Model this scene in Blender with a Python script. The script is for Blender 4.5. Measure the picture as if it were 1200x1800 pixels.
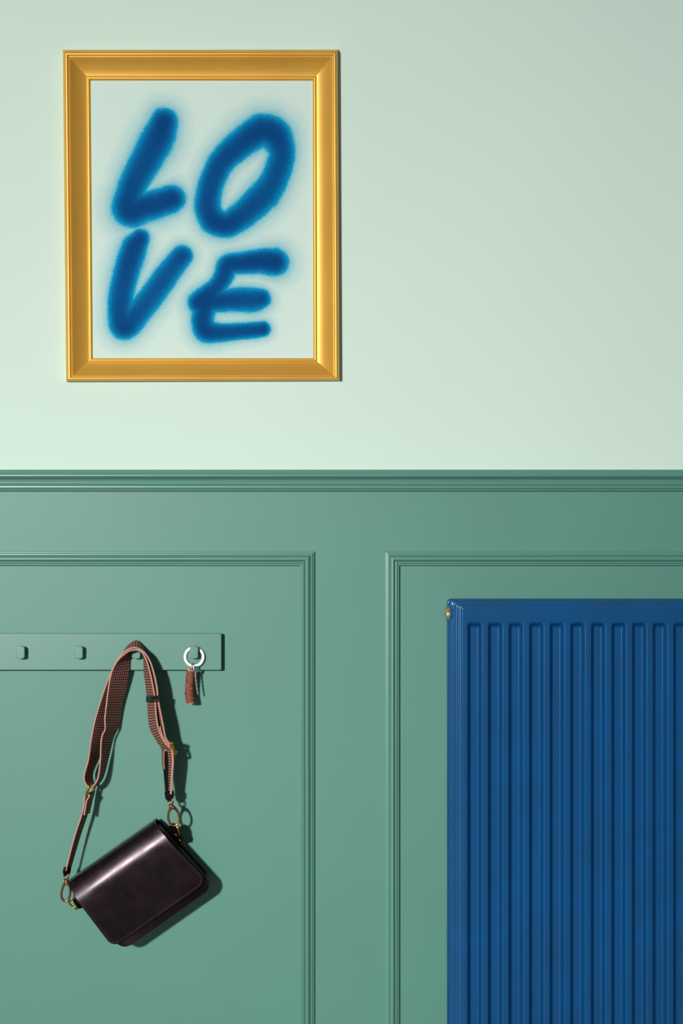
import bpy, bmesh, math, random
import numpy as np
from mathutils import Vector

# ------------------------------------------------------------------ scene
for o in list(bpy.data.objects):
    bpy.data.objects.remove(o, do_unlink=True)
scene = bpy.context.scene
col = scene.collection
random.seed(7)

D = 3.0            # camera to wall, metres
CZ = 1.2           # camera height
MM = 0.001

# camera -------------------------------------------------------------
cam_data = bpy.data.cameras.new('camera')
cam = bpy.data.objects.new('camera', cam_data)
col.objects.link(cam)
cam.location = (0, -D, CZ)
cam.rotation_euler = (math.pi / 2, 0, 0)
cam_data.sensor_fit = 'VERTICAL'
cam_data.angle = 2 * math.atan(0.9 / D)
cam_data.clip_start = 0.05
scene.camera = cam

# world: dim even room light ------------------------------------------
world = bpy.data.worlds.new('room_light')
scene.world = world
world.use_nodes = True
bg = world.node_tree.nodes['Background']
bg.inputs['Color'].default_value = (0.97, 0.98, 1.0, 1)
bg.inputs['Strength'].default_value = 0.11

# the photographer's lamp, left of the camera -------------------------
key_data = bpy.data.lights.new('studio_lamp', 'AREA')
key_data.shape = 'DISK'
key_data.size = 0.5
key_data.energy = 55.5
key_data.color = (1.0, 0.99, 0.98)
key_data.spread = math.radians(58)
key = bpy.data.objects.new('studio_lamp', key_data)
col.objects.link(key)
key.location = (-3.0, -7.0, 2.4)
key.rotation_euler = (Vector((-0.08, 0, 0.62)) - Vector(key.location)).to_track_quat('-Z', 'Y').to_euler()

vs = scene.view_settings
vs.view_transform = 'Standard'
vs.look = 'None'
vs.gamma = 1.0
vs.use_curve_mapping = False
vs.exposure = 0.0


# ------------------------------------------------------------------ helpers
def at(px, py, d=0.0):
    """photo pixel + distance from the wall in mm -> point in the room"""
    k = (D - d * MM) / D * MM
    return Vector(((px - 600) * k, -d * MM, CZ + (900 - py) * k))


def lin(r, g, b):
    def f(c):
        c /= 255.0
        return c / 12.92 if c <= 0.04045 else ((c + 0.055) / 1.055) ** 2.4
    return (f(r), f(g), f(b), 1.0)


def empty(name, loc, label=None, cat=None, group=None):
    o = bpy.data.objects.new(name, None)
    o.empty_display_size = 0.02
    col.objects.link(o)
    o.location = loc
    tag(o, label, cat, group)
    return o


def tag(o, label=None, cat=None, group=None, kind=None):
    if label: o['label'] = label
    if cat: o['category'] = cat
    if group: o['group'] = group
    if kind: o['kind'] = kind
    return o


def wloc(o):
    v = Vector((0, 0, 0))
    while o is not None:
        v += o.location
        o = o.parent
    return v


def build(name, verts, faces, mats, parent=None, smooth=True, angle=None, fmat=None, uvs=None, recalc=True):
    """verts are room coordinates; the object keeps its origin at its parent's"""
    me = bpy.data.meshes.new(name)
    off = wloc(parent) if parent is not None else Vector((0, 0, 0))
    me.from_pydata([tuple(Vector(v) - off) for v in verts], [], faces)
    if not isinstance(mats, (list, tuple)):
        mats = [mats]
    for m in mats:
        me.materials.append(m)
    if fmat is not None:
        me.polygons.foreach_set('material_index', fmat)
    if uvs is not None:
        lay = me.uv_layers.new(name='UVMap')
        for li, l in enumerate(me.loops):
            lay.data[li].uv = uvs[l.vertex_index]
    if recalc:
        bm = bmesh.new(); bm.from_mesh(me)
        bmesh.ops.recalc_face_normals(bm, faces=bm.faces)
        bm.to_mesh(me); bm.free()
    if smooth:
        me.polygons.foreach_set('use_smooth', [True] * len(me.polygons))
        if angle:
            me.set_sharp_from_angle(angle=math.radians(angle))
    me.update()
    o = bpy.data.objects.new(name, me)
    col.objects.link(o)
    if parent is not None:
        o.parent = parent
    return o


def weighted(o):
    m = o.modifiers.new('weighted_normals', 'WEIGHTED_NORMAL')
    m.keep_sharp = True
    m.weight = 100
    return o


def box_vf(p0, p1):
    x0, y0, z0 = p0; x1, y1, z1 = p1
    v = [(x0, y0, z0), (x1, y0, z0), (x1, y1, z0), (x0, y1, z0),
         (x0, y0, z1), (x1, y0, z1), (x1, y1, z1), (x0, y1, z1)]
    f = [(0, 3, 2, 1), (4, 5, 6, 7), (0, 1, 5, 4), (1, 2, 6, 5), (2, 3, 7, 6), (3, 0, 4, 7)]
    return v, f


def catmull(pts, n):
    pts = [np.array(p, float) for p in pts]
    P = [2 * pts[0] - pts[1]] + pts + [2 * pts[-1] - pts[-2]]
    out = []
    for i in range(1, len(P) - 2):
        p0, p1, p2, p3 = P[i - 1], P[i], P[i + 1], P[i + 2]
        for k in range(n):
            t = k / n
            out.append(0.5 * ((2 * p1) + (-p0 + p2) * t + (2 * p0 - 5 * p1 + 4 * p2 - p3) * t * t
                              + (-p0 + 3 * p1 - 3 * p2 + p3) * t ** 3))
    out.append(pts[-1])
    return out


def tube_vf(pts, r, closed=False, seg=12, flat=1.0, nrm=None):
    """sweep a circle along points; r number or list; flat squashes along nrm"""
    pts = [Vector(p) for p in pts]
    n = len(pts)
    rs = r if isinstance(r, (list, tuple)) else [r] * n
    verts, faces = [], []
    ref = None
    for i in range(n):
        if closed:
            t = (pts[(i + 1) % n] - pts[i - 1])
        else:
            t = pts[min(i + 1, n - 1)] - pts[max(i - 1, 0)]
        t.normalize()
        if nrm is not None:
            a = Vector(nrm); a = (a - a.dot(t) * t).normalized()
        elif ref is None:
            a = Vector((0, 1, 0)) if abs(t.y) < 0.9 else Vector((1, 0, 0))
            a = (a - a.dot(t) * t).normalized()
        else:
            a = (ref - ref.dot(t) * t).normalized()
        ref = a
        b = t.cross(a)
        for k in range(seg):
            th = 2 * math.pi * k / seg
            verts.append(pts[i] + a * (math.cos(th) * rs[i] * flat) + b * (math.sin(th) * rs[i]))
    m = n if closed else n - 1
    for i in range(m):
        for k in range(seg):
            j = (i + 1) % n
            faces.append((i * seg + k, i * seg + (k + 1) % seg, j * seg + (k + 1) % seg, j * seg + k))
    if not closed:
        faces.append(tuple(range(seg)))
        faces.append(tuple((n - 1) * seg + k for k in range(seg)))
    return verts, faces


def join_vf(*parts):
    V, F = [], []
    for v, f in parts:
        o = len(V)
        V += list(v)
        F += [tuple(i + o for i in q) for q in f]
    return V, F


def round_poly(corners, radii, seg=6):
    out = []
    n = len(corners)
    for i in range(n):
        p = np.array(corners[i], float)
        a = np.array(corners[i - 1], float) - p
        b = np.array(corners[(i + 1) % n], float) - p
        la, lb = np.linalg.norm(a), np.linalg.norm(b)
        a /= la; b /= lb
        r = radii[i]
        if r <= 0:
            out.append(p); continue
        ang = math.acos(max(-1, min(1, a.dot(b))))
        tlen = r / math.tan(ang / 2)
        s = p + a * tlen; e = p + b * tlen
        c = p + (a + b) / np.linalg.norm(a + b) * (r / math.sin(ang / 2))
        a0 = math.atan2(*(s - c)[::-1]); a1 = math.atan2(*(e - c)[::-1])
        dlt = (a1 - a0 + math.pi) % (2 * math.pi) - math.pi
        for k in range(seg + 1):
            th = a0 + dlt * k / seg
            out.append(c + r * np.array([math.cos(th), math.sin(th)]))
    return out


def loft_vf(rings, cap0=True, cap1=True):
    n = len(rings[0])
    V = [p for r in rings for p in r]
    F = []
    for i in range(len(rings) - 1):
        for k in range(n):
            F.append((i * n + k, i * n + (k + 1) % n, (i + 1) * n + (k + 1) % n, (i + 1) * n + k))
    if cap0: F.append(tuple(range(n)))
    if cap1: F.append(tuple((len(rings) - 1) * n + k for k in range(n)))
    return V, F


# ------------------------------------------------------------------ materials
def material(name, color, rough=0.5, metal=0.0, spec=0.5, bump=None, var=None, rough_var=None, coat=0.0, tint=None):
    """bump=(scale, strength, distance), var=(scale, colour2, amount), rough_var=(scale, amount)"""
    m = bpy.data.materials.new(name)
    m.use_nodes = True
    nt = m.node_tree
    b = nt.nodes['Principled BSDF']
    b.inputs['Base Color'].default_value = color
    b.inputs['Roughness'].default_value = rough
    b.inputs['Metallic'].default_value = metal
    b.inputs['Specular IOR Level'].default_value = spec
    b.inputs['Coat Weight'].default_value = coat
    if tint: b.inputs['Specular Tint'].default_value = tint
    tc = nt.nodes.new('ShaderNodeTexCoord')
    if bump:
        n = nt.nodes.new('ShaderNodeTexNoise')
        n.inputs['Scale'].default_value = bump[0]
        n.inputs['Detail'].default_value = 3
        nt.links.new(tc.outputs['Object'], n.inputs['Vector'])
        bp = nt.nodes.new('ShaderNodeBump')
        bp.inputs['Strength'].default_value = bump[1]
        bp.inputs['Distance'].default_value = bump[2]
        nt.links.new(n.outputs['Fac'], bp.inputs['Height'])
        nt.links.new(bp.outputs['Normal'], b.inputs['Normal'])
    if var:
        n = nt.nodes.new('ShaderNodeTexNoise')
        n.inputs['Scale'].default_value = var[0]
        n.inputs['Detail'].default_value = 4
        nt.links.new(tc.outputs['Object'], n.inputs['Vector'])
        rmp = nt.nodes.new('ShaderNodeMapRange')
        rmp.inputs['From Min'].default_value = 0.35
        rmp.inputs['From Max'].default_value = 0.65
        rmp.inputs['To Max'].default_value = var[2]
        nt.links.new(n.outputs['Fac'], rmp.inputs['Value'])
        mx = nt.nodes.new('ShaderNodeMix'); mx.data_type = 'RGBA'
        mx.inputs['A'].default_value = color
        mx.inputs['B'].default_value = var[1]
        nt.links.new(rmp.outputs['Result'], mx.inputs['Factor'])
        nt.links.new(mx.outputs['Result'], b.inputs['Base Color'])
    if rough_var:
        n = nt.nodes.new('ShaderNodeTexNoise')
        n.inputs['Scale'].default_value = rough_var[0]
        n.inputs['Detail'].default_value = 5
        nt.links.new(tc.outputs['Object'], n.inputs['Vector'])
        rmp = nt.nodes.new('ShaderNodeMapRange')
        rmp.inputs['From Min'].default_value = 0.3
        rmp.inputs['From Max'].default_value = 0.7
        rmp.inputs['To Min'].default_value = rough - rough_var[1]
        rmp.inputs['To Max'].default_value = rough + rough_var[1]
        nt.links.new(n.outputs['Fac'], rmp.inputs['Value'])
        nt.links.new(rmp.outputs['Result'], b.inputs['Roughness'])
    return m


PALE = lin(216, 239, 225)
M_PALE = material('pale_mint_wall_paint', PALE, 0.65, spec=0.04, bump=(500, 0.05, 0.0006),
                  var=(2.5, lin(213, 236, 222), 0.6))
M_GREEN = material('sage_green_satin_paint', lin(89, 145, 130), 0.46, spec=0.5, bump=(560, 0.22, 0.0006),
                   var=(3.0, lin(90, 150, 131), 0.7))
M_GREENW = material('sage_green_woodwork_paint', lin(89, 145, 130), 0.34, spec=0.75)
M_BLUE = material('blue_radiator_enamel', lin(3, 77, 133), 0.26, spec=0.95, var=(14, lin(10, 71, 121), 0.8), tint=(0.6, 0.9, 1.0, 1))
M_GOLD = material('gold_frame_paint', lin(236, 182, 78), 0.38, metal=0.42, spec=0.5,
                  var=(9, lin(228, 170, 68), 0.7), bump=(700, 0.05, 0.0004))
M_LEATHER = material('dark_plum_leather', lin(9, 5, 8), 0.27, spec=0.38, bump=(900, 0.05, 0.0005),
                     var=(26, lin(22, 13, 18), 0.95), rough_var=(40, 0.055), tint=(1.0, 0.80, 0.86, 1))
M_BLACKL = material('black_leather', lin(11, 8, 10), 0.42, spec=0.3)
M_DARKLINING = material('dark_green_black_lining', lin(14, 22, 18), 0.7, spec=0.04)
M_PINK = material('dusty_pink_edging', lin(202, 150, 132), 0.7, spec=0.3, bump=(1500, 0.15, 0.0004))
M_BRASS = material('polished_brass', lin(214, 150, 52), 0.24, metal=1.0)
M_BRONZE = material('antique_bronze', lin(186, 122, 84), 0.26, metal=1.0)
M_STEEL = material('polished_steel', lin(255, 250, 246), 0.40, metal=1.0)
M_KEY = material('nickel_key', lin(225, 215, 215), 0.36, metal=1.0)
M_BARK = material('red_brown_bark', lin(112, 44, 34), 0.75, spec=0.3, bump=(260, 0.6, 0.0012),
                  var=(330, lin(168, 108, 82), 0.75))
M_CUTWOOD = material('pale_cut_wood', lin(226, 150, 84), 0.7)
M_STITCH = material('plum_thread', lin(92, 62, 78), 0.4, spec=0.6)
M_PLUG = material('worn_brass_plug', lin(186, 180, 146), 0.4, metal=0.6, var=(200, lin(120, 112, 70), 0.8))
M_FLOOR = material('grey_oak_floor', lin(150, 140, 126), 0.6, var=(3, lin(136, 124, 110), 0.8))
M_BACK = material('frame_backing_board', lin(140, 112, 80), 0.8)


def add_scratches(m, color, amount):
    """thin pale scuffs worn into the leather, broken up in patches"""
    nt = m.node_tree
    b = nt.nodes['Principled BSDF']
    src = b.inputs['Base Color'].links[0].from_socket
    tc = nt.nodes.new('ShaderNodeTexCoord')
    vo = nt.nodes.new('ShaderNodeTexVoronoi'); vo.feature = 'DISTANCE_TO_EDGE'
    vo.inputs['Scale'].default_value = 95
    nt.links.new(tc.outputs['Object'], vo.inputs['Vector'])
    line = nt.nodes.new('ShaderNodeMapRange')
    line.inputs['From Min'].default_value = 0.0
    line.inputs['From Max'].default_value = 0.022
    line.inputs['To Min'].default_value = 1.0
    line.inputs['To Max'].default_value = 0.0
    nt.links.new(vo.outputs['Distance'], line.inputs['Value'])
    n = nt.nodes.new('ShaderNodeTexNoise'); n.inputs['Scale'].default_value = 60
    nt.links.new(tc.outputs['Object'], n.inputs['Vector'])
    patch = nt.nodes.new('ShaderNodeMapRange')
    patch.inputs['From Min'].default_value = 0.58
    patch.inputs['From Max'].default_value = 0.66
    patch.inputs['To Max'].default_value = amount
    nt.links.new(n.outputs['Fac'], patch.inputs['Value'])
    mu = nt.nodes.new('ShaderNodeMath'); mu.operation = 'MULTIPLY'
    nt.links.new(line.outputs['Result'], mu.inputs[0])
    nt.links.new(patch.outputs['Result'], mu.inputs[1])
    mx = nt.nodes.new('ShaderNodeMix'); mx.data_type = 'RGBA'
    mx.inputs['B'].default_value = color
    nt.links.new(mu.outputs[0], mx.inputs['Factor'])
    nt.links.new(src, mx.inputs['A'])
    nt.links.new(mx.outputs['Result'], b.inputs['Base Color'])


add_scratches(M_LEATHER, lin(120, 96, 106), 0.12)


def strap_material():
    m = bpy.data.materials.new('pink_black_check_webbing')
    m.use_nodes = True
    nt = m.node_tree
    b = nt.nodes['Principled BSDF']
    b.inputs['Roughness'].default_value = 0.75
    b.inputs['Specular IOR Level'].default_value = 0.3
    uv = nt.nodes.new('ShaderNodeUVMap'); uv.uv_map = 'UVMap'
    sp = nt.nodes.new('ShaderNodeSeparateXYZ')
    nt.links.new(uv.outputs['UV'], sp.inputs['Vector'])

    def node(op, a, bb=None):
        n = nt.nodes.new('ShaderNodeMath'); n.operation = op
        for i, x in enumerate((a, bb)):
            if x is None: continue
            if isinstance(x, (int, float)): n.inputs[i].default_value = x
            else: nt.links.new(x, n.inputs[i])
        return n.outputs[0]
    su = node('SINE', node('MULTIPLY', sp.outputs['X'], 2 * math.pi / 4.5))
    sv = node('SINE', node('MULTIPLY', sp.outputs['Y'], 2 * math.pi / 4.8))
    s = node('ADD', node('MULTIPLY', su, 1.0), sv)
    mr = nt.nodes.new('ShaderNodeMapRange')
    mr.inputs['From Min'].default_value = -0.45
    mr.inputs['From Max'].default_value = 0.15
    nt.links.new(s, mr.inputs['Value'])
    mx = nt.nodes.new('ShaderNodeMix'); mx.data_type = 'RGBA'
    mx.inputs['A'].default_value = lin(186, 128, 112)
    mx.inputs['B'].default_value = lin(34, 22, 26)
    nt.links.new(mr.outputs['Result'], mx.inputs['Factor'])
    nt.links.new(mx.outputs['Result'], b.inputs['Base Color'])
    bp = nt.nodes.new('ShaderNodeBump')
    bp.inputs['Strength'].default_value = 0.3
    bp.inputs['Distance'].default_value = 0.0005
    nt.links.new(s, bp.inputs['Height'])
    nt.links.new(bp.outputs['Normal'], b.inputs['Normal'])
    return m


M_WEB = strap_material()


def spray_material():
    m = bpy.data.materials.new('spray_painted_paper')
    m.use_nodes = True
    nt = m.node_tree
    b = nt.nodes['Principled BSDF']
    b.inputs['Roughness'].default_value = 0.65
    b.inputs['Specular IOR Level'].default_value = 0.05
    a = nt.nodes.new('ShaderNodeAttribute'); a.attribute_name = 'spray'
    tc = nt.nodes.new('ShaderNodeTexCoord')
    n = nt.nodes.new('ShaderNodeTexNoise')
    n.inputs['Scale'].default_value = 620
    n.inputs['Detail'].default_value = 2
    nt.links.new(tc.outputs['Object'], n.inputs['Vector'])

    def node(op, x, y):
        q = nt.nodes.new('ShaderNodeMath'); q.operation = op
        for i, z in enumerate((x, y)):
            if isinstance(z, (int, float)): q.inputs[i].default_value = z
            else: nt.links.new(z, q.inputs[i])
        return q.outputs[0]
    f = a.outputs['Fac']
    bell = node('MULTIPLY', node('MULTIPLY', f, node('SUBTRACT', 1.0, f)), 1.5)
    t = node('ADD', f, node('MULTIPLY', node('SUBTRACT', n.outputs['Fac'], 0.5), bell))
    r = nt.nodes.new('ShaderNodeValToRGB')
    e = r.color_ramp.elements
    e[0].position = 0.0; e[0].color = lin(215, 237, 226)
    e[1].position = 1.0; e[1].color = lin(0, 68, 128)
    for p, c in ((0.12, (180, 218, 217)), (0.28, (112, 194, 211)), (0.39, (6, 158, 204)), (0.50, (0, 140, 192)),
                 (0.64, (0, 108, 166)), (0.82, (0, 83, 143))):
        q = e.new(p); q.color = lin(*c)
    nt.links.new(t, r.inputs['Fac'])
    nt.links.new(r.outputs['Color'], b.inputs['Base Color'])
    return m


M_SPRAY = spray_material()

# ------------------------------------------------------------------ room shell
XW = 2.4
Z_DADO = at(0, 826, 0).z - 0.004
v, f = box_vf((-XW, 0, Z_DADO - 0.02), (XW, 0.1, 2.7))
tag(build('wall_back', v, f, M_PALE, smooth=False), 'pale mint painted wall above the green panelling', kind='structure')
v, f = box_vf((-XW, 0, 0), (XW, 0.1, Z_DADO - 0.02))
tag(build('wall_wainscot', v, f, M_GREEN, smooth=False), 'sage green panelled lower wall below the dado rail', kind='structure')
v, f = box_vf((-XW, -7.6, -0.05), (XW, 0.1, 0))
tag(build('floor', v, f, M_FLOOR, smooth=False), 'plain floor in front of the wall', kind='structure')


def strip(name, profile, x0, x1, ztop, mat, parent=None):
    """horizontal moulding: profile = (mm down from top, mm out)"""
    n = len(profile)
    V = [(x0, -d * MM, ztop - y * MM) for y, d in profile] + [(x1, -d * MM, ztop - y * MM) for y, d in profile]
    F = [(i, i + 1, n + i + 1, n + i) for i in range(n - 1)] + [tuple(range(n)), tuple(range(n, 2 * n))]
    return build(name, V, F, mat, parent, smooth=True, angle=28)


DADO = [(0, 0), (0, 11), (0.8, 12.6), (2, 13.2), (4.2, 13.6), (4.6, 14.8), (7, 17.5), (9.5, 19), (11.5, 19), (13.3, 17.6),
        (14.8, 15), (16.2, 12.6), (18, 11.2), (20, 10.8), (20.6, 11.6), (22, 12.2), (24.5, 12.2), (27, 11.2), (28.2, 10.2),
        (28.4, 9.2), (30, 9.4), (32, 9.2), (33.4, 8.2), (33.8, 5.4), (35, 5.8), (36.5, 5.6), (37.4, 4.6), (37.6, 0)]
tag(strip('trim_1', [(a, b * 1.25) for a, b in DADO], -XW, XW, at(0, 825.5, 14).z, M_GREENW),
    'green moulded dado rail along the top of the panelling', kind='structure')
BASE = [(0, 0), (0, 8), (3, 11), (8, 13), (12, 12), (18, 13), (22, 16), (120, 16), (120, 0)]
tag(strip('baseboard_back', BASE, -XW, XW, 0.12, M_GREENW), 'green baseboard along the floor', kind='structure')

MOULD = [(0, 0), (0, 2.6), (0.6, 3.2), (2.6, 3.5), (3.2, 4.8), (4.2, 5.1), (6.2, 5.0), (6.9, 4.4), (7.4, 5.4), (8.6, 6.6),
         (10.0, 7.5), (11.5, 8.0), (13.0, 8.15), (14.3, 7.8), (15.4, 6.9), (16.3, 5.4), (16.9, 4.2), (17.8, 5.6), (19.2, 5.9), (20.2, 5.6),
         (20.7, 3.6), (21.4, 4.3), (23.2, 4.2), (24.4, 3.6), (24.8, 2.8), (25, 0)]


def panel_moulding(name, x0, x1, z0, z1, label):
    """four mitred strips around a panel, outer rectangle given in metres"""
    root = empty(name, ((x0 + x1) / 2, 0, z0))
    tag(root, label, kind='structure')
    cs = [(x0, z1, 1, -1), (x1, z1, -1, -1), (x1, z0, -1, 1), (x0, z0, 1, 1)]
    n = len(MOULD)
    for i in range(4):
        V = []
        for (cx, cz, sx, sz) in (cs[i], cs[(i + 1) % 4]):
            for w, d in MOULD:
                V.append((cx + sx * w * MM, -d * 1.35 * MM, cz + sz * w * MM))
        F = [(k, k + 1, n + k + 1, n + k) for k in range(n - 1)] + [tuple(range(n)), tuple(range(n, 2 * n))]
        build('moulding_strip', V, F, M_GREENW, root, smooth=True, angle=28)
    return root


ZT, ZB = at(0, 969.5, 3).z, 0.2
panel_moulding('trim_2', -1.22, at(552.5, 0, 3).x, ZB, ZT, 'green panel moulding framing the coat rack panel')
panel_moulding('trim_3', at(677, 0, 3).x, 1.28, ZB, ZT, 'green panel moulding framing the radiator panel')

# ------------------------------------------------------------------ framed picture
OUT = [(110.3, 87.5), (593.6, 87), (596.8, 668.8), (116, 670.3)]
INN = [(159, 141.5), (549.3, 141.8), (550.3, 629.5), (163, 629.5)]
FPROF = [(0.0, 0), (0.0, 8), (0.012, 10), (0.05, 17.0), (0.06, 18.0), (0.075, 18.8), (0.095, 19.3), (0.115, 19.5), (0.135, 19.5),
         (0.155, 19.2), (0.172, 18.6), (0.186, 17.6), (0.196, 16.2), (0.208, 15.3), (0.222, 15.2), (0.232, 16.8), (0.246, 17.3), (0.28, 16.4),
         (0.33, 14.5), (0.42, 11.6), (0.53, 8.6), (0.65, 6.0), (0.76, 4.2), (0.85, 3.2), (0.856, 4.6), (0.866, 5.6),
         (0.885, 6.1), (0.91, 6.25), (0.935, 6.0), (0.957, 5.2), (0.985, 3.6), (1.0, 2.6), (1.0, 0.8)]
frame = empty('picture_frame', at(355, 670, 0), 'gold picture frame around blue spray-painted LOVE artwork', 'picture')
n = len(FPROF)
for i in range(4):
    V = []
    for c in (i, (i + 1) % 4):
        for u, d in FPROF:
            px = OUT[c][0] + (INN[c][0] - OUT[c][0]) * u
            py = OUT[c][1] + (INN[c][1] - OUT[c][1]) * u
            V.append(at(px, py, d))
    F = [(k, k + 1, n + k + 1, n + k) for k in range(n - 1)] + [tuple(range(n)), tuple(range(n, 2 * n)),
                                                             (0, n, 2 * n - 1, n - 1)]
    build('frame_rail', V, F, M_GOLD, frame, smooth=True, angle=34)

# spray strokes: x, y, half width (mm on the sheet)
STROKES = [
    [(288, 214, 22), (283, 230, 24), (275, 248, 26), (260, 276, 25), (240, 311, 23), (229, 340, 23), (225, 362, 26), (231, 371, 26),
     (250, 365, 24), (275, 359, 23.5), (292, 353, 22.5), (302, 349, 21)],
    [(459.5, 229, 25), (474, 232, 26), (487, 243, 25), (495, 267, 20.5), (492, 288, 21), (482, 316, 21.5), (470, 336, 23),
     (451, 356, 23), (431, 374, 22), (412, 388, 21), (397, 394, 20.5), (376, 388, 21), (365, 366, 20.5), (368, 335, 20),
     (377, 308, 20.5), (391, 283, 21), (413, 261, 22), (433, 245, 23.5), (459.5, 229, 25)],
    [(246, 420, 15.5), (236, 436, 20), (226, 465, 21), (218, 495, 20.5), (213, 525, 20), (211.5, 547, 19.5), (218, 574, 21),
     (236, 557, 20), (258.5, 530, 20), (282.5, 498, 19), (303.5, 470, 18), (320, 450, 16.5)],
    [(482, 461, 22), (468, 460, 20.5), (456, 459.5, 19), (425, 462, 17.5), (402, 466, 17), (393, 486, 15.5), (380, 506, 15.5),
     (365, 521, 18), (350, 533, 18), (381, 529, 18), (416, 527, 19), (444, 527, 19), (459, 525, 15)],
    [(362, 532, 18), (358, 548, 17.5), (356, 565, 17.5), (363, 582, 18), (390, 585, 14.5), (425, 582, 13), (451, 580, 12.5),
     (462, 578.5, 12)],
]
INK = [[1.05, 1.05, 0.95, 0.8, 0.8, 0.9, 1, 1.05, 1, 0.95, 1, 1.05],
       [1, 1, 0.95, 0.75, 0.7, 0.7, 0.7, 0.75, 0.8, 0.95, 1, 1, 0.85, 0.8, 0.8, 0.85, 0.85, 0.95, 1],
       [0.95, 0.95, 0.9, 0.8, 0.75, 0.8, 1, 0.75, 0.62, 0.62, 0.62, 0.8],
       [1.1, 1.1, 1.05, 1, 0.95, 0.85, 0.85, 1.05, 1.1, 0.95, 0.8, 0.75, 0.85],
       [1.05, 0.95, 0.9, 1, 0.85, 0.8, 0.85, 0.95]]
x0, x1, y0, y1 = 157, 553, 139, 632
NX, NY = 330, 411
gx = np.linspace(x0, x1, NX); gy = np.linspace(y0, y1, NY)
GX, GY = np.meshgrid(gx, gy)
rng = np.random.default_rng(3)


def smooth_noise(step):
    w, h = int((x1 - x0) / step) + 3, int((y1 - y0) / step) + 3
    g = rng.random((h, w))
    fx = (GX - x0) / step; fy = (GY - y0) / step
    ix = fx.astype(int); iy = fy.astype(int)
    tx = fx - ix; ty = fy - iy
    tx = tx * tx * (3 - 2 * tx); ty = ty * ty * (3 - 2 * ty)
    return (g[iy, ix] * (1 - tx) + g[iy, ix + 1] * tx) * (1 - ty) + (g[iy + 1, ix] * (1 - tx) + g[iy + 1, ix + 1] * tx) * ty


wob = 0.10 * (smooth_noise(22) - 0.5) + 0.06 * (smooth_noise(7) - 0.5)
core = np.zeros_like(GX); halo = np.zeros_like(GX)
for st, ink in zip(STROKES, INK):
    pts = catmull([tuple(p) + (k,) for p, k in zip(st, ink)], 8)
    press = np.ones_like(GX)
    best = np.full_like(GX, 9.0)
    for a, b in zip(pts[:-1], pts[1:]):
        dx, dy = b[0] - a[0], b[1] - a[1]
        t = np.clip(((GX - a[0]) * dx + (GY - a[1]) * dy) / (dx * dx + dy * dy + 1e-9), 0, 1)
        dist = np.hypot(GX - a[0] - t * dx, GY - a[1] - t * dy)
        rel = dist / (a[2] + (b[2] - a[2]) * t)
        press = np.where(rel < best, a[3] + (b[3] - a[3]) * t, press)
        best = np.minimum(best, rel)
    q = best + wob
    cc = np.interp(q, [0, 0.35, 0.55, 0.75, 0.92, 1.04, 1.16, 1.34, 1.75, 2.6], [1, 0.94, 0.82, 0.68, 0.54, 0.44, 0.29, 0.16, 0.07, 0])
    cc = np.where(cc > 0.5, 0.5 + (cc - 0.5) * press, cc)
    core = np.maximum(core, cc)
    halo = halo + 0.10 * np.exp(-np.clip(q - 0.9, 0, 9) / 0.55)
spray = np.clip(np.where(core > 0.45, core, core + np.clip(halo * (1 - core / 0.45), 0, 0.16)), 0, 1)
V = [tuple(at(a, b, 2.0)) for b in gy for a in gx]
F = [(j * NX + i, (j + 1) * NX + i, (j + 1) * NX + i + 1, j * NX + i + 1) for j in range(NY - 1) for i in range(NX - 1)]
sheet = build('artwork_sheet', V, F, M_SPRAY, frame, smooth=False, recalc=False)
at_ = sheet.data.attributes.new('spray', 'FLOAT', 'POINT')
at_.data.foreach_set('value', spray.astype(np.float32).ravel())
sheet['label'] = 'mint sheet with the word LOVE in fuzzy blue spray paint'
p, q = at(150, 640, 0.2), at(560, 132, 0.2)
v, f = box_vf((p.x, -0.0016, p.z), (q.x, -0.0003, q.z))
build('backing_board', v, f, M_BACK, frame, smooth=False)

# ------------------------------------------------------------------ coat rack
RT = 14.0      # thickness of the board, mm
rack = empty('coat_rack', at(190, 1178, 0), 'long green wall-mounted coat rack board with four square pegs', 'coat rack')
p, q = at(-9, 1178, RT), at(389, 1113.5, RT)
rp = [(p.x, p.z), (q.x, p.z), (q.x, q.z), (p.x, q.z)]


def inset_poly(c, k, r, seg=3):
    (ax, az), (bx, _), (_, cz), _ = c
    cc = [(ax + k, az + k), (bx - k, az + k), (bx - k, cz - k), (ax + k, cz - k)]
    return round_poly(cc, [r] * 4, seg)


rings = [[(x, -d * MM, z) for x, z in inset_poly(rp, k * MM, 0.002)] for d, k in
         ((0, 0.2), (RT - 1.2, 0), (RT - 0.35, 0.35), (RT, 1.2))]
v, f = loft_vf(rings)
weighted(build('backboard', v, f, M_GREENW, rack, smooth=True, angle=60))
PEGX = [35.8, 138, 239, 340.5]
PD = 27.0
for i, pxx in enumerate(PEGX):
    c = at(pxx, 1147, PD)

    def ring(hw, hh, r, d):
        return [(c.x + x * MM, -d * MM, c.z + z * MM) for x, z in
                round_poly([(-hw, -hh), (hw, -hh), (hw, hh), (-hw, hh)], [r] * 4, 5)]
    rings = [ring(5.0, 5.4, 3.0, RT), ring(5.0, 5.4, 3.0, 20.0), ring(6.8, 10.0, 4.0, 20.4), ring(7.5, 11, 4.6, 21.2),
             ring(7.5, 11, 4.6, PD - 1.2), ring(7.2, 10.7, 4.4, PD - 0.4), ring(6.4, 9.9, 3.8, PD)]
    v, f = loft_vf(rings)
    weighted(build('peg', v, f, M_GREENW, rack, smooth=True, angle=60))

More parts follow.
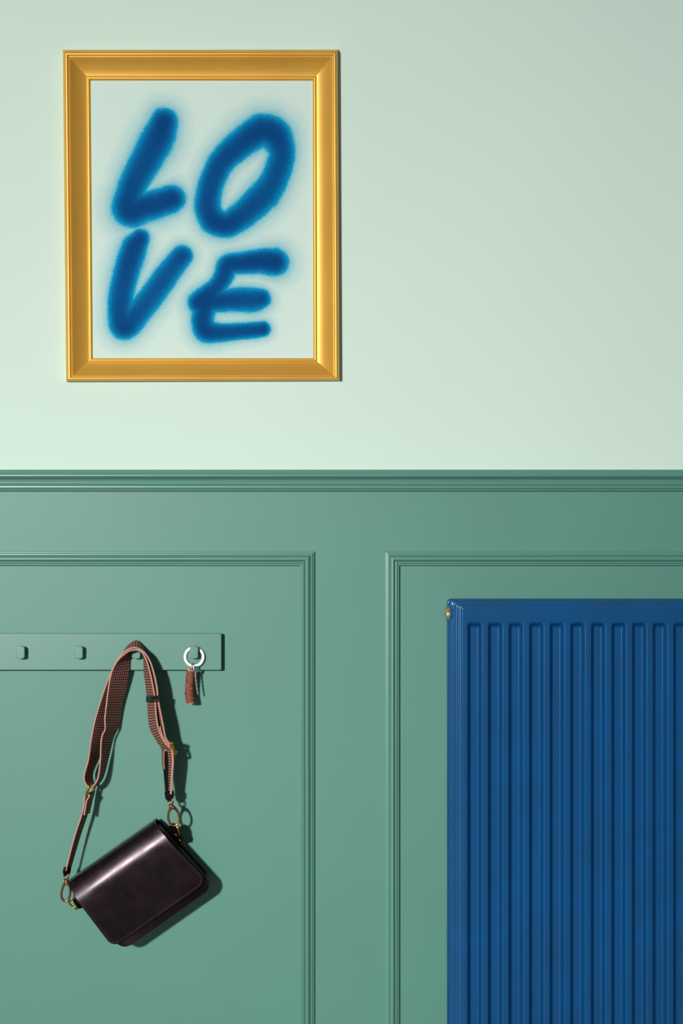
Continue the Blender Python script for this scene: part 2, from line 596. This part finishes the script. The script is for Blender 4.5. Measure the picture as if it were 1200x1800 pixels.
# ------------------------------------------------------------------ key ring
kr = empty('key_ring', at(337, 1236, 17), 'polished metal ring with a key and bark-covered wooden fob on last peg', 'key ring')
c = at(341, 1154.8, 17)
pts = [c + Vector((math.cos(t) * 16.0, -0.07 * math.cos(t) * 16 + 0.07 * math.sin(t) * 16, math.sin(t) * 16.0)) * MM for t in
       [2 * math.pi * k / 48 for k in range(48)]]
v, f = tube_vf(pts, 0.0030, True, 14, flat=0.28, nrm=(-0.07, -1, 0.07))
build('split_ring', v, f, M_STEEL, kr)


def oval(px, py, d, rx, ry, rot=0, depth=0.0, n=24):
    out = []
    for k in range(n):
        t = 2 * math.pi * k / n
        x, y = rx * math.cos(t), ry * math.sin(t)
        r = math.radians(rot)
        out.append(at(px + x * math.cos(r) - y * math.sin(r), py + x * math.sin(r) + y * math.cos(r), d + depth * math.cos(t)))
    return out


v, f = tube_vf(oval(334.5, 1174.5, 17, 2.6, 6.0, 0, 1.5), 0.0011, True, 8)
build('screw_eye', v, f, M_KEY, kr)
v, f = tube_vf(oval(338.3, 1173, 20, 2.4, 6.4, -4, -2), 0.0012, True, 8)
build('link', v, f, M_KEY, kr)
# wooden fob
fobc = [(335.0, 1179, 7.0), (334.2, 1188, 7.4), (333.2, 1200, 7.3), (332.6, 1212, 7.4), (333.2, 1224, 7.6), (334.8, 1235, 7.9)]
cp = catmull([(a, b, r) for a, b, r in fobc], 4)
pts = [at(a, b, 22) for a, b, r in cp]
v, f = tube_vf(pts, [r * MM for a, b, r in cp], False, 20)
v = [Vector(p) + Vector((random.uniform(-.25, .25), random.uniform(-.25, .25), random.uniform(-.2, .2))) * MM for p in v]
fob = build('wooden_fob', v, f, M_BARK, kr, angle=50)
fob['label'] = 'short stick of red-brown bark with pale cut ends'
for k, (a, b, r), s in ((0, fobc[0], -1), (1, fobc[-1], 1)):
    v, f = tube_vf([at(a, b - 0.8 * s, 22), at(a, b + 0.9 * s, 22), at(a, b + 1.3 * s, 22)], [r * 0.985 * MM, r * 0.97 * MM, r * 0.8 * MM], False, 20)
    build('cut_end', v, f, M_CUTWOOD, fob, angle=60)
v, f = tube_vf([at(328, 1219, 23), at(325, 1219.3, 23), at(323.2, 1219.5, 23)], [0.0024, 0.0016, 0.0009], False, 8)
build('twig_knot', v, f, M_BARK, fob)
# key: bow and blade cut from one flat plate
bow = [(341, 1170), (349.2, 1170), (350.2, 1180), (345.5, 1182.5), (341, 1181)]
blade = [(341.6, 1180), (344.2, 1180), (344.9, 1190), (344.4, 1193), (345.8, 1196), (345.2, 1200), (346.6, 1203), (346.0, 1207), (347.6, 1210),
         (347.1, 1214), (348.4, 1217), (348.2, 1222), (346.8, 1221), (345.2, 1212), (343.8, 1203), (342.6, 1192)]
for nm, pl, dd in (('key_bow', bow, lambda a: 27 - (a - 341) * 1.1), ('key_blade', blade, lambda a: 23.5 - (a - 341) * 0.15)):
    rings = [[at(a, b, dd(a)) for a, b in pl], [at(a, b, dd(a) + 1.8) for a, b in pl]]
    v, f = loft_vf(rings)
    build(nm, v, f, M_KEY, kr, smooth=False)

# ------------------------------------------------------------------ shoulder bag
bag = empty('shoulder_bag', at(225, 1667, 30), 'dark plum leather shoulder bag hanging tilted by a checked strap', 'bag')
TH = math.radians(35)
O0 = at(118, 1557, 62)
SC = (D - 0.062) / D * MM


def BL(u, vv, w):
    return Vector((O0.x + (u * math.cos(TH) + vv * math.sin(TH)) * SC, -w * MM, O0.z + (u * math.sin(TH) - vv * math.cos(TH)) * SC))


def bag_outline(l0, l1, r0, r1, top, bot, rad):
    return round_poly([(l0, top), (r0, top), (r1, bot), (l1, bot)], [5, 5, rad, rad], 7)


back_o = bag_outline(5, 6, 189, 206, 4, 143, 20)
front_o = bag_outline(5, 11, 191, 209.5, 8, 151, 20)


def panel(name, outline, w0, w1, mat):
    cx = sum(p[0] for p in outline) / len(outline); cy = sum(p[1] for p in outline) / len(outline)

    def rg(w, k):
        return [BL(cx + (p[0] - cx) * k, cy + (p[1] - cy) * k, w) for p in outline]
    v, f = loft_vf([rg(w0, 0.992), rg(w0 + 0.6, 1.0), rg(w1 - 0.6, 1.0), rg(w1, 0.992)])
    return build(name, v, f, mat, bag, angle=35)


panel('back_panel', back_o, 6, 9.5, M_LEATHER)
fp = panel('front_panel', front_o, 48, 51.5, M_LEATHER)
rings = []
for w, k in ((9, 0.97), (14, 0.955), (22, 0.925), (29, 0.905), (36, 0.925), (43, 0.955), (48.5, 0.97)):
    t = (w - 9) / 39.5
    o = [np.array(a) * (1 - t) + np.array(b) * t for a, b in zip(back_o, front_o)]
    cx = sum(p[0] for p in o) / len(o); cy = sum(p[1] for p in o) / len(o)
    rings.append([BL(cx + (p[0] - cx) * k, cy + (p[1] - cy) * k, w) for p in o])
v, f = loft_vf(rings, False, False)
build('gusset', v, f, M_BLACKL, bag)

# flap: section (v down, w out) from the back, over the top, down the front
SEC = [(34, 5.0), (18, 4.6), (8, 5.2), (2, 8), (-1.5, 14), (-3, 22), (-3, 31), (-1.5, 39), (1.2, 45.5), (4.8, 50.2), (9, 53.4), (14, 56.0),
       (20, 58.5), (27, 60.7), (34, 62.0), (42, 62.5), (54, 62.3), (70, 61.3), (90, 59.8), (110, 58.2), (124, 57.0), (136.5, 56.0)]
FR = 17.0
sec = catmull(SEC, 3)
# dense end for the rounded corners
body_sec = [s for s in sec if s[0] < 118 or s[1] < 50]
endv = [118, 120, 122, 124, 126, 128, 129.5, 131, 132.2, 133.3, 134.3, 135.1, 135.7, 136.1, 136.4, 136.5]
sv = [s[0] for s in sec[-40:]]; sw = [s[1] for s in sec[-40:]]


def flap_w(vv):
    fr = [(s[0], s[1]) for s in sec if s[1] > 44]
    return float(np.interp(vv, [a for a, b in fr], [b for a, b in fr]))


path = [(float(a), float(b)) for a, b in body_sec] + [(e, flap_w(e)) for e in endv]


def flap_range(vv, front=True):
    l, r = 0.0 + 2.2 * max(0, vv) / 126, 187 + 17.5 * max(0, min(vv, 126)) / 126
    if front and vv > 136.5 - FR:
        k = FR - math.sqrt(max(0, FR * FR - (vv - (136.5 - FR)) ** 2))
        l += k; r -= k
    return l, r


NU = 40
V, F = [], []
top, bot = [], []
for i, (a, b) in enumerate(path):
    i0, i1 = max(0, i - 1), min(len(path) - 1, i + 1)
    tv, tw = path[i1][0] - path[i0][0], path[i1][1] - path[i0][1]
    ln = math.hypot(tv, tw) or 1
    nv, nw = -tw / ln, tv / ln       # outward normal in (v, w)
    l, r = flap_range(a, b > 44)
    for k in range(NU + 1):
        u = l + (r - l) * k / NU
        edge = min(k, NU - k) / NU
        dent = 0.6 * math.sin(u / 37.0 + a / 45.0) * (1 if b > 50 else 0)
        top.append(BL(u, a + nv * 1.3, b + nw * 1.3 + dent))
        bot.append(BL(u, a - nv * 1.3, b - nw * 1.3 + dent))
W = NU + 1
N = len(path)
V = top + bot
T = len(top)
for i in range(N - 1):
    for k in range(NU):
        F.append((i * W + k, i * W + k + 1, (i + 1) * W + k + 1, (i + 1) * W + k))
        F.append((T + i * W + k, T + (i + 1) * W + k, T + (i + 1) * W + k + 1, T + i * W + k + 1))
    F.append((i * W, (i + 1) * W, T + (i + 1) * W, T + i * W))
    F.append((i * W + NU, T + i * W + NU, T + (i + 1) * W + NU, (i + 1) * W + NU))
for k in range(NU):
    F.append((k, T + k, T + k + 1, k + 1))
    F.append(((N - 1) * W + k, (N - 1) * W + k + 1, T + (N - 1) * W + k + 1, T + (N - 1) * W + k))
flap = build('flap', V, F, M_LEATHER, bag, angle=45)
flap['label'] = 'glossy scuffed plum leather flap with stitched rounded edges'


# stitching along an outline
def stitches(name, pts, step, size, mat, parent):
    V, F = [], []
    pts = [Vector(p) for p in pts]
    acc = 0.0
    for a, b in zip(pts[:-1], pts[1:]):
        L = (b - a).length
        t = (b - a).normalized()
        s = acc
        while s < L:
            c = a + t * s
            n = Vector((0, -1, 0)); x = t; y = n.cross(x).normalized(); n = x.cross(y)
            if n.y > 0: n = -n
            h = size[0] / 2; w = size[1] / 2
            rr = [[c + x * (h * k) + y * w * q - n * 0.0003 for k, q in ((-1, 0), (-.5, -1), (.5, -1), (1, 0), (.5, 1), (-.5, 1))],
                  [c + x * (h * k * .7) + y * w * q * .6 + n * size[2] for k, q in ((-1, 0), (-.5, -1), (.5, -1), (1, 0), (.5, 1), (-.5, 1))]]
            vv, ff = loft_vf(rr)
            o = len(V); V += vv; F += [tuple(i + o for i in q) for q in ff]
            s += step
        acc = s - L
    o = build(name, V, F, mat, parent, smooth=False)
    o['kind'] = 'stuff'
    return o


def flap_pt(u, vv, ins=0.0):
    return BL(u, vv, flap_w(vv) + 1.35 + 0.6 * math.sin(u / 37.0 + vv / 45.0))


edge_pts = []
IN = 3.4
for a in np.linspace(14, 136.5 - FR, 30):
    edge_pts.append((flap_range(a)[0] + IN, a))
l, r = flap_range(136.5 - FR)
for k in range(1, 9):
    t = math.pi - k * math.pi / 16
    edge_pts.append((l + FR + math.cos(t) * (FR - IN), 136.5 - FR + math.sin(t) * (FR - IN)))
for a in np.linspace(l + FR + 4, r - FR - 4, 40):
    edge_pts.append((a, 136.5 - IN))
for k in range(0, 8):
    t = math.pi / 2 - k * math.pi / 16
    edge_pts.append((r - FR + math.cos(t) * (FR - IN), 136.5 - FR + math.sin(t) * (FR - IN)))
for a in np.linspace(136.5 - FR, 14, 30):
    edge_pts.append((flap_range(a)[1] - IN, a))
stitches('stitching', [flap_pt(*e) for e in edge_pts], 0.0033, (0.0024, 0.0011, 0.0004), M_STITCH, flap)
fedge = [p for p in front_o if p[1] > 100]
fc = (110, 80)
fpts = [BL(fc[0] + (p[0] - fc[0]) * 0.965, fc[1] + (p[1] - fc[1]) * 0.955, 51.6) for p in fedge]
stitches('stitching', fpts, 0.0033, (0.0024, 0.0009, 0.0002), M_BLACKL, fp)
# maker's mark pressed into the flap: a short row of tiny letters, too small to read
marks = []
for k in range(8):
    u0 = 86 + k * 4.0
    for s in range(3):
        a, b = (u0 + random.uniform(0, 2.0), 117 + random.uniform(0, 3.2))
        cpt = flap_pt(a, b)
        e = flap_pt(a + random.choice((0.0, 1.2)), b + random.choice((1.5, 0.4)))
        marks.append(tube_vf([cpt, e], 0.00035, False, 5))
for k in range(4):
    a = 108 + k * 1.6
    marks.append(tube_vf([flap_pt(a, 109 + (k % 2) * 2), flap_pt(a + 1.0, 112)], 0.0004, False, 5))
v, f = join_vf(*marks)
build('embossed_mark', v, f, M_LEATHER, flap)


# strap ribbons ------------------------------------------------------
def ribbon(name, stations, mat, parent, n=6, thick=2.2, trim=True, across=6, trim_r=1.45, trim_back=True):
    """stations: (front px, py, depth, back px, py, depth)"""
    st = catmull(stations, n)
    Fp = [at(*s[:3]) for s in st]; Bp = [at(*s[3:]) for s in st]
    V, uv = [], []
    length = 0.0
    m = len(st)
    for i in range(m):
        if i: length += (((Fp[i] + Bp[i]) - (Fp[i - 1] + Bp[i - 1])) * 0.5).length
        t = ((Fp[min(i + 1, m - 1)] + Bp[min(i + 1, m - 1)]) - (Fp[max(i - 1, 0)] + Bp[max(i - 1, 0)])).normalized()
        a = Bp[i] - Fp[i]
        nn = t.cross(a).normalized() * (thick * MM / 2)
        wd = a.length
        row = [Fp[i] + a * (k / across) for k in range(across + 1)]
        V += [p + nn for p in row] + [p - nn for p in row]
        uv += [(length * 1000, wd * 1000 * k / across) for k in range(across + 1)] * 2
    S = 2 * (across + 1)
    F = []
    for i in range(m - 1):
        a, b = i * S, (i + 1) * S
        for k in range(across):
            F.append((a + k, a + k + 1, b + k + 1, b + k))
            F.append((a + across + 1 + k, b + across + 1 + k, b + across + 2 + k, a + across + 2 + k))
        F.append((a, b, b + across + 1, a + across + 1))
        F.append((a + across, a + 2 * across + 1, b + 2 * across + 1, b + across))
    F.append(tuple(range(across + 1)) + tuple(reversed(range(across + 1, S))))
    e = (m - 1) * S
    F.append(tuple(e + k for k in range(across + 1)) + tuple(e + k for k in reversed(range(across + 1, S))))
    o = build(name, V, F, mat, parent, angle=50, uvs=uv)
    if trim:
        v, f = tube_vf(Fp, trim_r * MM, False, 8)
        build('edge_trim', v, f, M_PINK, o)
        if trim_back:
            v, f = tube_vf(Bp, 0.7 * MM, False, 6)
            build('edge_trim', v, f, M_PINK, o)
    return o


MAIN = [
    (299.5, 1309, 52, 287, 1312, 24), (291, 1296, 55, 281, 1298, 23), (286, 1271, 56, 272, 1274, 21), (280.5, 1244, 55, 266, 1246, 20),
    (277.3, 1226, 53, 264, 1226, 19), (276, 1209, 52, 262, 1209, 18), (270.5, 1183, 50, 259, 1181, 17.5), (263, 1161, 48, 256.5, 1158, 17.5),
    (252.5, 1146, 46, 251, 1136, 17.5), (238, 1138.6, 45, 240, 1126.5, 17.5), (222.5, 1143, 45, 227, 1133, 17), (208, 1157, 46, 222, 1142, 17),
    (197, 1178, 47, 220, 1165, 17), (186, 1206, 48, 215, 1200, 14), (176, 1236, 48, 208, 1235, 10), (167, 1267, 47, 198, 1265, 10),
    (160.5, 1300, 46, 188, 1298, 10), (155.5, 1335, 44, 174, 1332, 9), (149.5, 1357, 42, 164.5, 1354, 10), (148, 1369, 41, 162.5, 1366, 11),
    (151.5, 1379, 40, 165.5, 1376, 12), (158.5, 1383.5, 40, 170.5, 1380, 12), (167, 1378, 40, 175, 1376, 12), (173.2, 1364, 41, 182, 1364, 11),
    (176.5, 1335, 43, 190, 1334, 10), (178, 1303, 45, 197.5, 1302, 10), (180.5, 1291, 46, 202.5, 1289, 10), (185, 1281, 47, 207, 1280, 10),
    (184.5, 1264, 48, 209.5, 1264, 10), (187.5, 1236, 49, 215, 1235, 10), (191.5, 1206, 49, 221.5, 1205, 14), (197, 1180, 49, 226.5, 1178, 17.5),
    (207, 1161, 48, 227.5, 1154, 17.5), (221, 1148, 47, 229.5, 1140, 18), (229.5, 1143.5, 46.5, 234, 1132, 18), (238, 1142.2, 46, 240, 1129.5, 18), (246, 1144, 46, 246.5, 1132.5, 18), (251, 1148.5, 46, 251, 1141, 18),
    (257.5, 1161, 48, 253, 1161, 17), (263.5, 1181, 50, 253.5, 1181, 17), (268.8, 1206, 52, 256.5, 1206, 18), (272.4, 1229, 53, 259, 1229, 19),
    (274.5, 1256, 55, 260.5, 1256, 20), (277.5, 1276, 56, 264, 1280, 20), (283.5, 1294, 56, 273, 1298, 22), (291.5, 1307.5, 55, 281, 1310, 24),
    (300.5, 1316.5, 52, 288, 1317, 26)]
strap = ribbon('strap', MAIN, M_WEB, bag)
strap['label'] = 'pink and black checked webbing strap doubled over the peg'
ribbon('strap_fold', [(281, 1277, 55.5, 270, 1281, 23), (284.5, 1290, 55.5, 275, 1294, 24), (290, 1301, 54.5, 281, 1306, 24),
                      (299, 1312.5, 52.5, 288, 1314.5, 25)], M_WEB, bag, trim_r=1.2, trim_back=False)
# lower left strap
ribbon('lower_strap', [(152.5, 1396, 43, 163, 1391, 14), (149, 1402, 43, 161, 1401, 14), (147, 1418, 43, 158, 1416, 16), (142.5, 1436, 43, 152, 1436, 19),
                       (134, 1461, 44, 143, 1462, 22), (126, 1489, 44, 134.5, 1490, 25), (118.7, 1518, 44, 126, 1519, 28), (115.5, 1531, 44, 122, 1531, 30)],
       M_WEB, bag)
ribbon('strap_tail', [(153, 1395.5, 44, 166.5, 1389, 14), (157, 1399, 44, 165.5, 1394, 14), (152.5, 1407, 44, 162.5, 1404, 14), (150, 1420, 44.5, 159.5, 1417, 15),
                      (148, 1433, 45, 157, 1429, 17)], M_WEB, bag)
# lower right strap: a narrow loop, dark lining towards the room, checked face at its side
ribbon('lower_strap', [(302, 1311, 50, 294, 1313, 36), (304, 1336, 50, 296.5, 1336, 36), (303, 1356, 49, 297, 1356, 36), (301.6, 1378, 47, 297, 1378, 36),
                       (300.5, 1396, 45, 296.5, 1396, 36)], M_WEB, bag, trim_r=1.9)
ribbon('strap_lining', [(299, 1319, 33, 286.5, 1321, 31), (298, 1340, 33, 286.5, 1340, 31), (298, 1362, 34, 288, 1362, 32), (298, 1384, 36, 290, 1384, 34),
                        (297.5, 1402, 38, 291.5, 1402, 36)], M_DARKLINING, bag, trim=False)
ribbon('strap_fold', [(288.4, 1318, 33.5, 285.2, 1320, 28), (288, 1338, 33.5, 285.2, 1338, 28), (289, 1352, 34, 287, 1352, 29)], M_WEB, bag, trim_r=0.8)

# keeper loop around the doubled strap
kp = [at(279.3, 1228, 55.5), at(279.6, 1228, 51), at(266, 1228, 15.5), at(257.5, 1228.5, 16.5), at(257.8, 1228.5, 21), at(270, 1228.5, 56)]
vs_, fs_ = [], []
rings = []
for dz in (-4.6, -4.0, -1.2, 0, 1.2, 4.0, 4.6):
    k = 1.0 if abs(dz) not in (4.6, 0) else (0.97 if dz else 0.975)
    c = sum(kp, Vector()) / 6
    rings.append([c + (p - c) * k + Vector((0, 0, dz * MM)) for p in kp])
v, f = loft_vf(rings, False, False)
ko = build('strap_keeper', v, f, M_BLACKL, bag, smooth=True, angle=40)
sm = ko.modifiers.new('thickness', 'SOLIDIFY'); sm.thickness = 0.0014; sm.offset = 1


def rect_loop(pts, r, name, mat, mid=None, seg=12):
    pl = []
    n = len(pts)
    for i in range(n):        # rounded corners
        p = Vector(pts[i]); a = Vector(pts[i - 1]) - p; b = Vector(pts[(i + 1) % n]) - p
        k = min(0.004, a.length * 0.45, b.length * 0.45)
        s, e = p + a.normalized() * k, p + b.normalized() * k
        for j in range(5):
            t = j / 4
            pl.append(s * (1 - t) ** 2 + p * 2 * t * (1 - t) + e * t * t)
    v, f = tube_vf(pl, r, True, seg)
    if mid:
        v, f = join_vf((v, f), tube_vf(mid, r * 0.9, False, seg))
    return build(name, v, f, mat, bag)


rect_loop([at(301, 1304.5, 55), at(308.2, 1328, 55), at(289, 1327, 22), at(283, 1309, 22)], 0.0024, 'strap_slider', M_BRASS,
          [at(304.8, 1314, 55), at(287, 1316, 22)])
v, f = tube_vf([at(299.2, 1306, 57), at(302, 1306.5, 57.5), at(304.5, 1308.5, 56.5)], [0.0022, 0.0033, 0.0024], False, 12)
build('slider_post', v, f, M_BRASS, bag)
rect_loop([at(156.6, 1380, 45), at(151.4, 1398.5, 45), at(163, 1395, 14), at(167, 1380, 14)], 0.0023, 'strap_ring', M_BRASS)


# clasps
def clasp(name, loop, ringp, ringr, mat):
    parts = [tube_vf(ringp, ringr, True, 12), tube_vf(loop, 0.0015, True, 10)]
    v, f = join_vf(*parts)
    return build(name, v, f, mat, bag)


def egg(px, py, d, rx, ry, rot, n=32):
    out, rs = [], []
    for k in range(n):
        t = 2 * math.pi * k / n
        x, y = rx * math.cos(t), ry * math.sin(t)
        x *= 1 + 0.14 * math.sin(t)
        r = math.radians(rot)
        out.append(at(px + x * math.cos(r) - y * math.sin(r), py + x * math.sin(r) + y * math.cos(r), d))
        rs.append((2.0 + 1.5 * max(0, -math.sin(t)) ** 4) * MM)
    return out, rs


e, rs = egg(305.2, 1435.5, 44, 9.6, 16.2, -7)
clasp('snap_hook', oval(299.6, 1409, 42, 4.0, 6.2, -5, 3), e, rs, M_BRONZE)
v, f = tube_vf([at(300.2, 1413, 43), at(301, 1417, 43.5), at(302, 1421, 44)], [0.0036, 0.0042, 0.0036], False, 12)
build('swivel', v, f, M_BRONZE, bag)
e, rs = egg(115.8, 1568, 44, 7.6, 16.2, 6)
clasp('snap_hook', oval(116.2, 1541, 42, 3.8, 5.6, 4, 3), e, rs, M_BRONZE)
v, f = tube_vf([at(116.4, 1545.5, 43), at(117, 1549, 43.5), at(117.2, 1553, 44)], [0.0034, 0.004, 0.0034], False, 12)
build('swivel', v, f, M_BRONZE, bag)
# leather ends of the straps
ribbon('strap_end', [(304.5, 1390, 46, 290.5, 1391, 34), (305, 1397, 46, 290.5, 1397, 35), (303.5, 1403, 45, 292, 1404, 37), (300.5, 1408, 44, 296, 1408, 39)],
       M_BLACKL, bag, trim=False, thick=3.4)
ribbon('strap_end', [(114.2, 1524, 47, 124, 1524, 30), (111.8, 1531, 47, 123, 1530, 31), (112.2, 1536, 46, 122, 1535, 33), (114.6, 1540, 44, 119.5, 1539, 38)],
       M_BLACKL, bag, trim=False, thick=3.4)
# D-rings and their leather tabs on the gusset
v, f = tube_vf(oval(309.6, 1459.5, 40, 3.6, 11.5, -16, 6), 0.0014, True, 10)
build('d_ring', v, f, M_BRASS, bag)
v, f = tube_vf(oval(128.5, 1590.5, 42, 3.2, 10.5, -46, 5), 0.0014, True, 10)
build('d_ring', v, f, M_BRASS, bag)
ribbon('ring_tab', [(303, 1447, 42, 295, 1455, 28), (313, 1458, 44, 305, 1466, 30), (322, 1475, 36, 315, 1482, 24)],
       M_BLACKL, bag, trim=False, thick=4)
ribbon('ring_tab', [(149, 1573, 40, 152, 1590, 30), (137, 1577, 43, 142, 1596, 36), (127, 1581, 43, 135, 1596, 39)],
       M_BLACKL, bag, trim=False, thick=3.6)
v, f = tube_vf([at(314.5, 1475.5, 40), at(316.5, 1477.2, 42), at(317.5, 1478.5, 42)], [0.0016, 0.0019, 0.0008], False, 10)
build('rivet', v, f, M_BRONZE, bag)

# ------------------------------------------------------------------ radiator
rad = empty('radiator', at(1280, 1800, 60) + Vector((0, 0, -0.15)), 'blue double-panel radiator with vertical fluting', 'radiator')
PITCH = 36.2
FD = 104.0
KF = (D - FD * MM) / D            # mm per photo pixel at the front panel
p = at(791.5, 1055.5, FD - 8)
XL, ZTOP = p.x, p.z
NCH = 27
XR = XL + (2 * 30 + NCH * PITCH) * KF * MM
ZBOT = 0.15
HT = ZTOP - ZBOT
WD = XR - XL


def sstep(t):
    t = max(0.0, min(1.0, t)); return t * t * (3 - 2 * t)


# local coordinates in photo pixels: s right from XL, t down from ZTOP
SW, SH = WD / (KF * MM), HT / (KF * MM)
C0 = 833.5 - 791.5
cols = [0, 0.4, 1, 1.8, 2.8, 3.8, 4.4, 5, 5.6, 6.4, 7.4, 9, 10.6, 11.4, 12, 12.6, 13.4, 15, 17.4, 18.6, 19.4, 20.2, 21, 22, 24]
sset = set(cols) | set(SW - c for c in cols)
offs = [-15.0, -14.2, -13.4, -12.6, -11.8, -10.8, -9.6, -8.6, -7.8, -7, -6.2, -5, 0, 5, 6.2, 7, 7.8, 8.6, 9.6, 10.8, 11.8, 12.6, 13.4, 14.2, 15.0]
for i in range(NCH):
    for o_ in offs:
        sset.add(C0 + i * PITCH + o_)
ss = sorted(sset)
rows = [0, 0.4, 1, 1.8, 2.4, 3, 3.6, 4.4, 6, 7.4, 8, 8.6, 9.4, 10.2, 10.8, 11.4, 12.2, 13.2, 15, 30, 36, 38, 39, 40, 41, 42, 43, 44, 45, 46, 47, 48, 50, 54, 80]
tset = set(rows) | set(SH - r for r in rows)
for k in range(1, 8):
    tset.add(80 + (SH - 160) * k / 8)
tt = sorted(tset)


def panel_depth(s, t):
    e = min(s, SW - s)
    ey = min(t, SH - t)

    def inset(r, kx, ky):      # signed inset of a rounded rectangle inset by kx, ky
        a, b = e - kx, ey - ky
        if a < r and b < r:
            return r - math.hypot(r - a, r - b)
        return min(a, b)
    d = FD - 12.5
    d += 4.0 * sstep((inset(6, 0, 0)) / 1.8)
    d += 3.0 * sstep((inset(7, 4.0, 2.0) + 0.8) / 2.2)
    d += 2.6 * sstep((inset(4, 11.6, 7.6) + 0.8) / 2.2)
    d += 2.9 * sstep((inset(3, 18.4, 10.4) + 0.9) / 3.0)
    # flutes
    if e > 24:
        ph = (s - C0) / PITCH
        i = round(ph)
        if 0 <= i < NCH:
            q = abs(s - C0 - i * PITCH)
            ch = 1 - sstep((q - 6.0) / 7.6)
            ch *= sstep((ey - 37.5) / 10.0)
            d -= 10.5 * ch
    return d


V = []
for t in tt:
    for s in ss:
        d = panel_depth(s, t)
        e = min(s, SW - s); ey = min(t, SH - t)
        s2, t2 = s, t
        R = 6.0
        if e < R and ey < R:
            L = math.hypot(R - e, R - ey)
            if L > R:
                e2 = R - (R - e) * R / L; ey2 = R - (R - ey) * R / L
                s2 = e2 if s < SW / 2 else SW - e2
                t2 = ey2 if t < SH / 2 else SH - ey2
        V.append((XL + s2 * KF * MM, -d * MM, ZTOP - t2 * KF * MM))
NS, NT = len(ss), len(tt)
F = [(j * NS + i, (j + 1) * NS + i, (j + 1) * NS + i + 1, j * NS + i + 1) for j in range(NT - 1) for i in range(NS - 1)]
# turn the rim back to close the pressed sheet
rim = [i for i in range(NS)] + [j * NS + NS - 1 for j in range(1, NT)] + [(NT - 1) * NS + i for i in range(NS - 2, -1, -1)] + \
      [j * NS for j in range(NT - 2, 0, -1)]
b0 = len(V)
for r_ in rim:
    x, y, z = V[r_]
    V.append((x, -(FD - 24) * MM, z))
m = len(rim)
for k in range(m):
    F.append((rim[k], rim[(k + 1) % m], b0 + (k + 1) % m, b0 + k))
F.append(tuple(b0 + k for k in range(m)))
fpan = build('front_panel', V, F, M_BLUE, rad, smooth=True, angle=60)
fpan['label'] = 'pressed blue front panel with vertical flutes and stepped rim'

pb = at(785.2, 1052.2, 30)
rc = [(pb.x, ZBOT), (XR + 0.002, ZBOT), (XR + 0.002, pb.z), (pb.x, pb.z)]
rings = [[(x, -d * MM, z) for x, z in inset_poly(rc, k * MM, 0.007, 6)] for d, k in ((22, 1.2), (23, 0.2), (33, 0), (36, 0.8), (37, 2.2))]
v, f = loft_vf(rings)
weighted(build('rear_panel', v, f, M_BLUE, rad, angle=60))
# folded convector sheet between the panels
V, F = [], []
xs = XL + 0.03
k = 0
while xs < XR - 0.03:
    yy = -0.038 if k % 2 == 0 else -0.079
    V += [(xs, yy, ZBOT + 0.03), (xs, yy, ZTOP - 0.03), (xs + 0.008, yy, ZBOT + 0.03), (xs + 0.008, yy, ZTOP - 0.03)]
    xs += 0.0125; k += 1
for j in range(len(V) // 2 - 1):
    F.append((2 * j, 2 * j + 1, 2 * j + 3, 2 * j + 2))
cv = build('convector_sheet', V, F, M_BLUE, rad, smooth=False, recalc=False)
sm = cv.modifiers.new('thickness', 'SOLIDIFY'); sm.thickness = 0.0006
# header end and its hexagonal plug, top left
hc = at(792, 1078, 86)
v, f = tube_vf([(XL + 0.02, hc.y, hc.z), (XL - 0.0005, hc.y, hc.z)], 0.0125, False, 20)
build('header_end', v, f, M_BLUE, rad, angle=40)


def hexring(x, r, n=6, rot=0.26):
    return [(x, hc.y + math.cos(rot + 2 * math.pi * k / n) * r, hc.z + math.sin(rot + 2 * math.pi * k / n) * r) for k in range(n)]


x0_ = XL - 0.0005
v, f = loft_vf([hexring(x0_, 0.0118, 12), hexring(x0_ - 0.003, 0.0118, 12), hexring(x0_ - 0.0062, 0.0112, 12), hexring(x0_ - 0.0072, 0.0092, 12)])
plug = build('blanking_plug', v, f, M_PLUG, rad, smooth=True, angle=25)
plug['label'] = 'worn brass blanking plug'
v, f = loft_vf([hexring(x0_ - 0.0070, 0.0052, 4), hexring(x0_ - 0.0086, 0.0048, 4)])
build('plug_square', v, f, M_PLUG, plug, smooth=False)
# wall brackets
for fx in (0.16, 0.84):
    for zz in (ZBOT + 0.09, ZTOP - 0.10):
        cx = XL + WD * fx
        v, f = box_vf((cx - 0.014, -0.0232, zz - 0.03), (cx + 0.014, -0.0006, zz + 0.03))
        build('wall_bracket', v, f, M_BLUE, rad, smooth=False)
